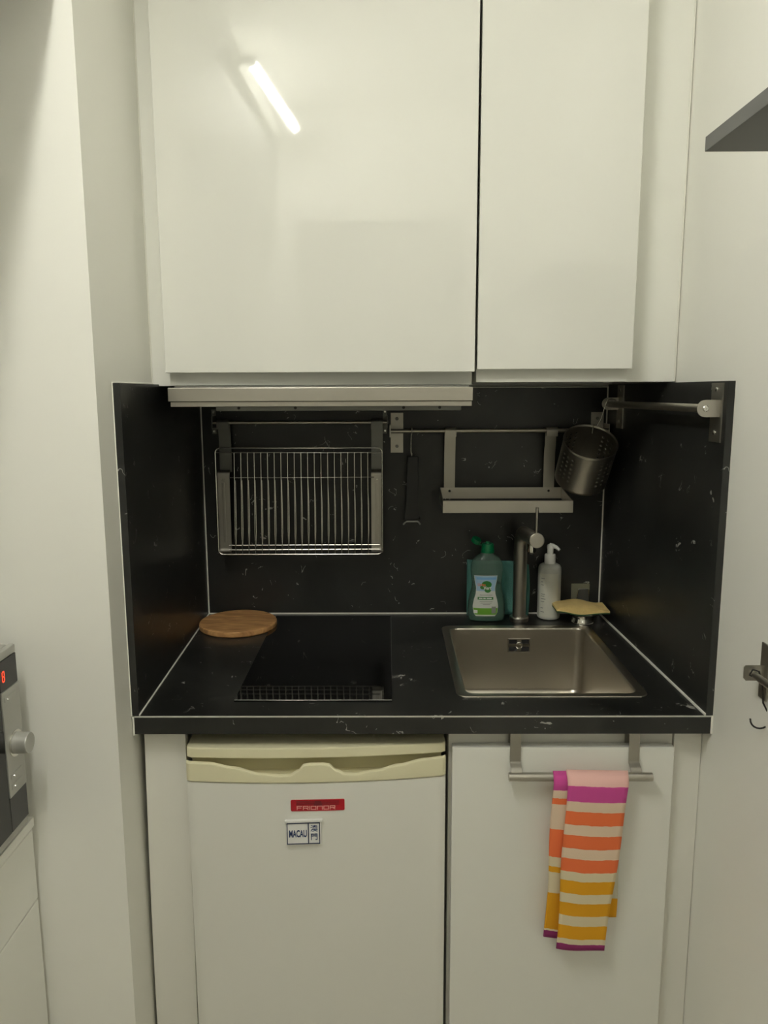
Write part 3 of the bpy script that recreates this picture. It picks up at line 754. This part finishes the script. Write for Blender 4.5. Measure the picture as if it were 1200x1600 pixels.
# souvenir magnet, a thing of its own stuck on the door
mg = thing('fridge_magnet', 'small white and blue MACAU souvenir magnet below the red badge on the fridge door', 'magnet', (-.1552, -.6497, .6600), rz=FR+.01)
def mlocal(mb): mb.local = True; return mb
mlocal(MB()).box(-.0325, .0320, -.0035, -.0002, .0, .0465, .001).build('plaque', M_pearl, mg)
mlocal(MB()).box(-.0350, .0345, -.0060, -.0002, .0445, .0500, .0015).build('top_bar', M_pearl, mg)
fr_ = mlocal(MB())
for x0, x1, z0, z1 in ((-.0312, -.0298, .002, .0435), (.0275, .0290, .002, .0435), (.0070, .0088, .002, .0435), (-.0312, .0290, .0018, .0030), (-.0312, .0290, .0422, .0438)):
    fr_.box(x0, x1, -.0046, -.0030, z0, z1)
fr_.build('blue_border', M_rimblue, mg)
me = text_mesh('MACAU', .0108, .0002, .00030, .86); place_text('lettering', me, Matrix.Translation((-.0112, -.0037, .0215)) @ FACE @ Matrix.Diagonal((1, 1.75, 1, 1)), M_navy, mg)
for body, z in (('澳', .0310), ('門', .0145)):
    me = text_mesh(body, .0140, .0002, .00015); place_text('lettering', me, Matrix.Translation((.0182, -.0037, z)) @ FACE, M_navy, mg)

# ------------------------------------------------------------------ boards beside and under the worktop
mb = MB(); n = 16; rows = []
for j in range(n+1):
    z = .002+.861*j/n; k = j/n; b = .007*math.sin(PI*min(1, k*1.05))
    rows.append([(-.4590+.006*k - b*.4, -.605, z), (-.3825+.0055*k+b*.2, -.605, z), (-.3825+.0055*k+b*.2, -.587, z), (-.4590+.006*k-b*.4, -.587, z)])
mb.rings(rows); mb.build('filler_board', M_matte, None, 'warped white filler board between left wall and fridge', 'board', angle=30)
MB().box(.5285, .5795, -.600, -.584, .002, .8645, .001).build('filler_board', M_matte, None, 'white filler board between sink cabinet and right wall', 'board')
t = thing('sink_cabinet', 'white base cabinet with plain door under the sink, towel bar hooked over it', 'cabinet', (.31, -.35, 0))
MB().box(.1110, .5270, -.5955, -.5800, .002, .8645, .001).box(.1110, .1270, -.5800, -.05, .002, .8645).box(.5110, .5270, -.5800, -.05, .002, .8645).box(.1270, .5110, -.066, -.05, .002, .70).build('carcass', M_matte, t)
MB().box(.1160, .5222, -.6200, -.6005, .08, .8325, .0015).build('door', M_satin, t)

# ------------------------------------------------------------------ towel bar and towel
YB, ZB = -.642, .7867
t = thing('towel_bar', 'steel over-door towel bar on the sink cabinet door', 'towel bar', (.34, -.64, .77))
MB().tube([(.2168, YB, ZB), (.4758, YB, ZB)], .0080, 20).build('bar', M_steel, t)
for x0, x1 in ((.2212, .2408), (.4378, .4570)):
    MB().strip([(-.5982, .826), (-.5984, .856), (-.6015, .8640), (-.6205, .8645), (-.6228, .860), (-.6235, .850), (-.6235, .812), (-.6245, .807), (-.6290, .8035), (-.6350, .8010), (-.6400, .7970), (-.6412, .7930)], x0, x1, .0024).build('over_door_strap', M_steelv, t)

PALE, PINKP = (.80, .62, .47), (.83, .50, .46)
MAG, ORG, YEL, PUR = (.60, .075, .32), (.84, .175, .055), (.76, .36, .008), (.30, .03, .16)
SAND = (.76, .66, .46)
def bands(px0, px1, rows): return [(max(0, (p-px0)/(px1-px0)), c) for p, c in rows]
M_tf = stripes('towel_stripes', bands(100, 1510, [(100, PINKP), (182, MAG), (300, PALE), (378, ORG), (485, PALE), (565, ORG), (670, PALE), (755, ORG), (858, SAND), (928, YEL), (1036, SAND), (1112, YEL), (1218, SAND), (1298, YEL), (1408, SAND), (1452, PUR)]))
M_tl = stripes('towel_stripes_fold', bands(115, 1470, [(115, MAG), (232, PALE), (300, ORG), (345, PALE), (545, ORG), (772, SAND), (855, YEL), (900, SAND), (1075, YEL), (1390, SAND), (1405, PUR)]))
M_tb = stripes('towel_reverse', [(0, PINKP), (.10, SAND), (.50, (.66, .64, .52)), (.86, YEL)])
def cloth_sheet(name, corners, m, par, yf, nx=14, nz=40, seed=0, amp=.002):
    """corners: top-left, top-right, bottom-left, bottom-right as (x, z); yf(u, v) gives the distance from the wall"""
    (ax_, az), (bx_, bz), (cx_, cz_), (dx_, dz_) = corners
    mb = MB(); uvl = mb.bm.loops.layers.uv.new('UVMap'); V = []
    for j in range(nz+1):
        v = j/nz; row = []
        for i in range(nx+1):
            u = i/nx
            x = (ax_*(1-u)+bx_*u)*(1-v) + (cx_*(1-u)+dx_*u)*v + .0014*math.sin(v*9+seed)*(1 if u < .5 else -1)
            z = (az*(1-u)+bz*u)*(1-v) + (cz_*(1-u)+dz_*u)*v - .004*math.sin(u*PI)*v
            y = yf(u, v) + amp*math.sin(u*5+v*4+seed)*v
            row.append((mb.bm.verts.new((x, y, z)), (u, v)))
        V.append(row)
    for j in range(nz):
        for i in range(nx):
            q = (V[j][i], V[j][i+1], V[j+1][i+1], V[j+1][i]); f = mb.bm.faces.new([a for a, _ in q])
            for l, (_, uv) in zip(f.loops, q): l[uvl].uv = uv
    bmesh.ops.recalc_face_normals(mb.bm, faces=mb.bm.faces)
    o = mb.build(name, m, par, angle=80)
    s = o.modifiers.new('thickness', 'SOLIDIFY'); s.thickness = .0022; s.offset = 0
    return o
def over(v, y0, y1):                                  # the top of the sheet rolls over the bar
    if v < .06:
        a = v/.06; return YB + (y0-YB)*math.sin(a*PI/2)
    return y0+(y1-y0)*(v-.06)/.94
t = thing('tea_towel', 'pink, orange and yellow striped tea towel folded over the towel bar', 'towel', (.355, -.64, .45))
cloth_sheet('front_fold', ((0.3193, 0.8003), (0.4319, 0.7984), (0.3107, 0.4503), (0.4012, 0.4443)), M_tf, t, lambda u, v: over(v, -.6585-.002*math.sin(u*PI)+.003*(u-.5), -.6520), seed=.4)
cloth_sheet('inner_fold', ((0.2950, 0.7979), (0.3465, 0.7984), (0.2893, 0.4691), (0.3382, 0.4633)), M_tl, t, lambda u, v: over(v, -.6532+.005*(u-.5), -.6450), seed=1.7, amp=.003)
cloth_sheet('back_fold', ((0.3205, 0.7974), (0.4319, 0.7964), (0.3278, 0.5102), (0.4257, 0.4977)), M_tb, t, lambda u, v: YB+.0100*math.sin(min(1, v/.06)*PI/2)+.002*v, seed=2.6, amp=.001)

# ------------------------------------------------------------------ left: drawer unit and microwave
t = thing('drawer_unit', 'white drawer unit by the left wall under the microwave', 'drawers', (-.83, -1.1, 0))
MB().box(-1.045, -.634, -1.55, -.722, .002, .7385, .001).build('carcass', M_matte, t)
MB().box(-1.045, -.612, -1.552, -.720, .7390, .7560, .0015).build('top', M_satin, t)
for z0, z1 in ((.6050, .7365), (.308, .6035), (.06, .306)): MB().box(-.6335, -.6135, -1.548, -.724, z0, z1, .0026, 3).build('drawer_front', M_satin, t)
t = thing('microwave', 'silver and charcoal microwave with round knob on the drawer unit at left', 'microwave', (-.82, -.99, .7565))
MB().box(-1.02, -.612, -1.245, -.757, .770, 1.0795, .005).build('body', M_mwsil, t)
for y in (-1.2, -.81): 
    for x in (-.98, -.66): MB().lathe((x, y, .7565), [(.012, 0), (.012, .014)], 14).build('foot', M_blackp, t)
MB().box(-.6115, -.600, -1.245, -.757, 1.0655, 1.0800, .003).build('bezel', M_mwsil, t)
MB().box(-.6115, -.603, -1.245, -.757, .7690, .7830, .002).build('bezel', M_mwsil, t)
MB().box(-.6115, -.6005, -.8120, -.7575, 1.0165, 1.0650, .001).build('display_window', M_mwdark, t)
MB().box(-.6115, -.6005, -.8120, -.7575, .7835, .8410, .001).build('lower_panel', M_mwdark, t)
pn = MB().box(-.6115, -.5990, -.8120, -.7575, .8415, 1.0160, .001).build('control_panel', M_mwsil, t)
MB().box(-.6115, -.6000, -1.244, -.8130, .7835, 1.0650, .002).build('door', M_glass, t)
kb = MB().lathe((-.599, -.7835, .9225), [(.0215, 0), (.0215, .0015), (.0190, .002)], 32, (1, 0, 0)).build('knob_ring', M_chrome, t)
MB().lathe((-.5985, -.7835, .9225), [(.0172, 0), (.0170, .021), (.0158, .0228), (.0120, .0220), (.001, .0218)], 32, (1, 0, 0)).build('knob', M_mwsil, t)
for z in (1.003, .8745, .857):
    MB().box(-.5992, -.5978, -.806, -.772, z-.0042, z+.0042, .0008).build('button', M_mwsil, pn)
    MB().lathe((-.5985, -.798, z-.001), [(.0026, 0), (.0020, .0022)], 12, (1, 0, 0)).build('button_dot', M_chrome, pn)
mb = MB()                                             # seven-segment digit
for zz in (1.0320, 1.0400, 1.0480): mb.box(-.6000, -.5996, -.8040, -.7990, zz-.0007, zz+.0007)
for yy in (-.8045, -.7985):
    for zz in (1.0360, 1.0440): mb.box(-.6000, -.5996, yy-.0006, yy+.0006, zz-.0031, zz+.0031)
mb.build('display_digit', M_redled, t, label='red lit digit')

# high cupboard on the left wall, its edge shades the upper left of the pier wall
t = thing('high_cupboard', 'dark grey cupboard high on the left wall, beyond the top of the photo', 'cupboard', (-.75, -1.4, 2.1))
mb = MB(); mb.box(-1.045, -.478, -1.93, -.735, 2.085, H-.004); mb.build('carcass', M_shelf, t, smooth=False)

# ------------------------------------------------------------------ right wall: shelf, hook rail
def rw(y): return rwall(y)
mb = MB(); mb.prism([(.400, -.905), (rw(-.905)-.001, -.905), (rw(-1.75)-.001, -1.75), (.400, -1.75)], 1.7735, 1.7915, bev=.0006); mb.build('wall_shelf', M_shelf, None, 'dark grey wall shelf high on the right wall', 'shelf')
t = thing('hook_rail', 'steel hook rail low on the right wall at the edge of view', 'rail', (.575, -1.1, 1.0))
y = -.795; MB().box(rw(y)-.0035, rw(y)-.0006, y-.012, y+.012, 1.000, 1.089, .0006).build('wall_plate', M_steelv, t)
xr, zr = .5640, 1.0430
pts = [(rw(y)-.001, zr-.0125), (rw(y)-.001, zr+.0125), (xr-.010, zr+.0125), (xr-.013, zr+.009), (xr-.013, zr-.008), (xr-.009, zr-.0125)]
MB().prism(pts, y-.0025, y+.0, 'y', bev=.0004).build('end_bracket', M_steel, t)
MB().tube([(xr, y-.001, zr), (xr+.012, -1.5, zr)], .0055, 14).build('rod', M_steel, t)
t = MB().tube([(xr, -.806, zr-.004), (xr-.008, -.806, zr), (xr-.004, -.806, zr+.009), (xr+.006, -.806, zr+.006), (xr+.012, -.806, zr-.012), (xr+.016, -.806, zr-.045)] + [(xr+.014+.016*math.cos(a), -.806, .972+.016*math.sin(a)) for a in [-.0-PI*i/10 for i in range(11)]], .0014, 8)
t.build('s_hook', M_blackp, None, 'thin black S-shaped hook hanging from the hook rail on the right wall', 'hook')
t = thing('hanging_ladle', 'black kitchen utensil hanging from the hook rail at the right edge', 'utensil', (.59, -.845, .90))
MB().tube([(.5795, -.838, 1.100), (.583, -.862, 1.045), (.584, -.90, .93)], [.0045, .008, .007], 12).build('handle', M_blackp, t)

# ------------------------------------------------------------------ the lamp: a fluorescent batten on the front of the high cupboard
t = thing('wall_lamp', 'white fluorescent batten lamp seen reflected in the wide cupboard door', 'lamp', (-.44, -1.53, 2.365))
A, B = Vector((-.420, -1.260, 2.400)), Vector((-.385, -1.800, 2.400))
MB().tube([A, B], .013, 16).build('tube', M_tube, t)
MB().box(-.4775, -.448, -1.84, -1.22, 2.37, 2.43, .004).build('batten', M_pumphead, t)
for p, k in ((A, .022), (B, -.022)):
    q = p+Vector((0, k, 0)); MB().tube([p, q], .0155, 14).tube([q, q+Vector((-.032, 0, 0))], .012, 12).build('lamp_holder', M_pumphead, t)

t = thing('hall_fill_lamp', 'flat white fill lamp added on the unseen hallway ceiling, behind the viewer', 'lamp', (-.1, -3.1, H-.06))  # added fill light, brightens the lower fronts through the doorway
MB().box(-.42, .22, -3.42, -2.78, H-.035, H-.001, .004).build('base', M_pumphead, t)
MB().box(-.40, .20, -3.40, -2.80, H-.060, H-.0355, .008).build('diffuser', M_hall_fill, t)
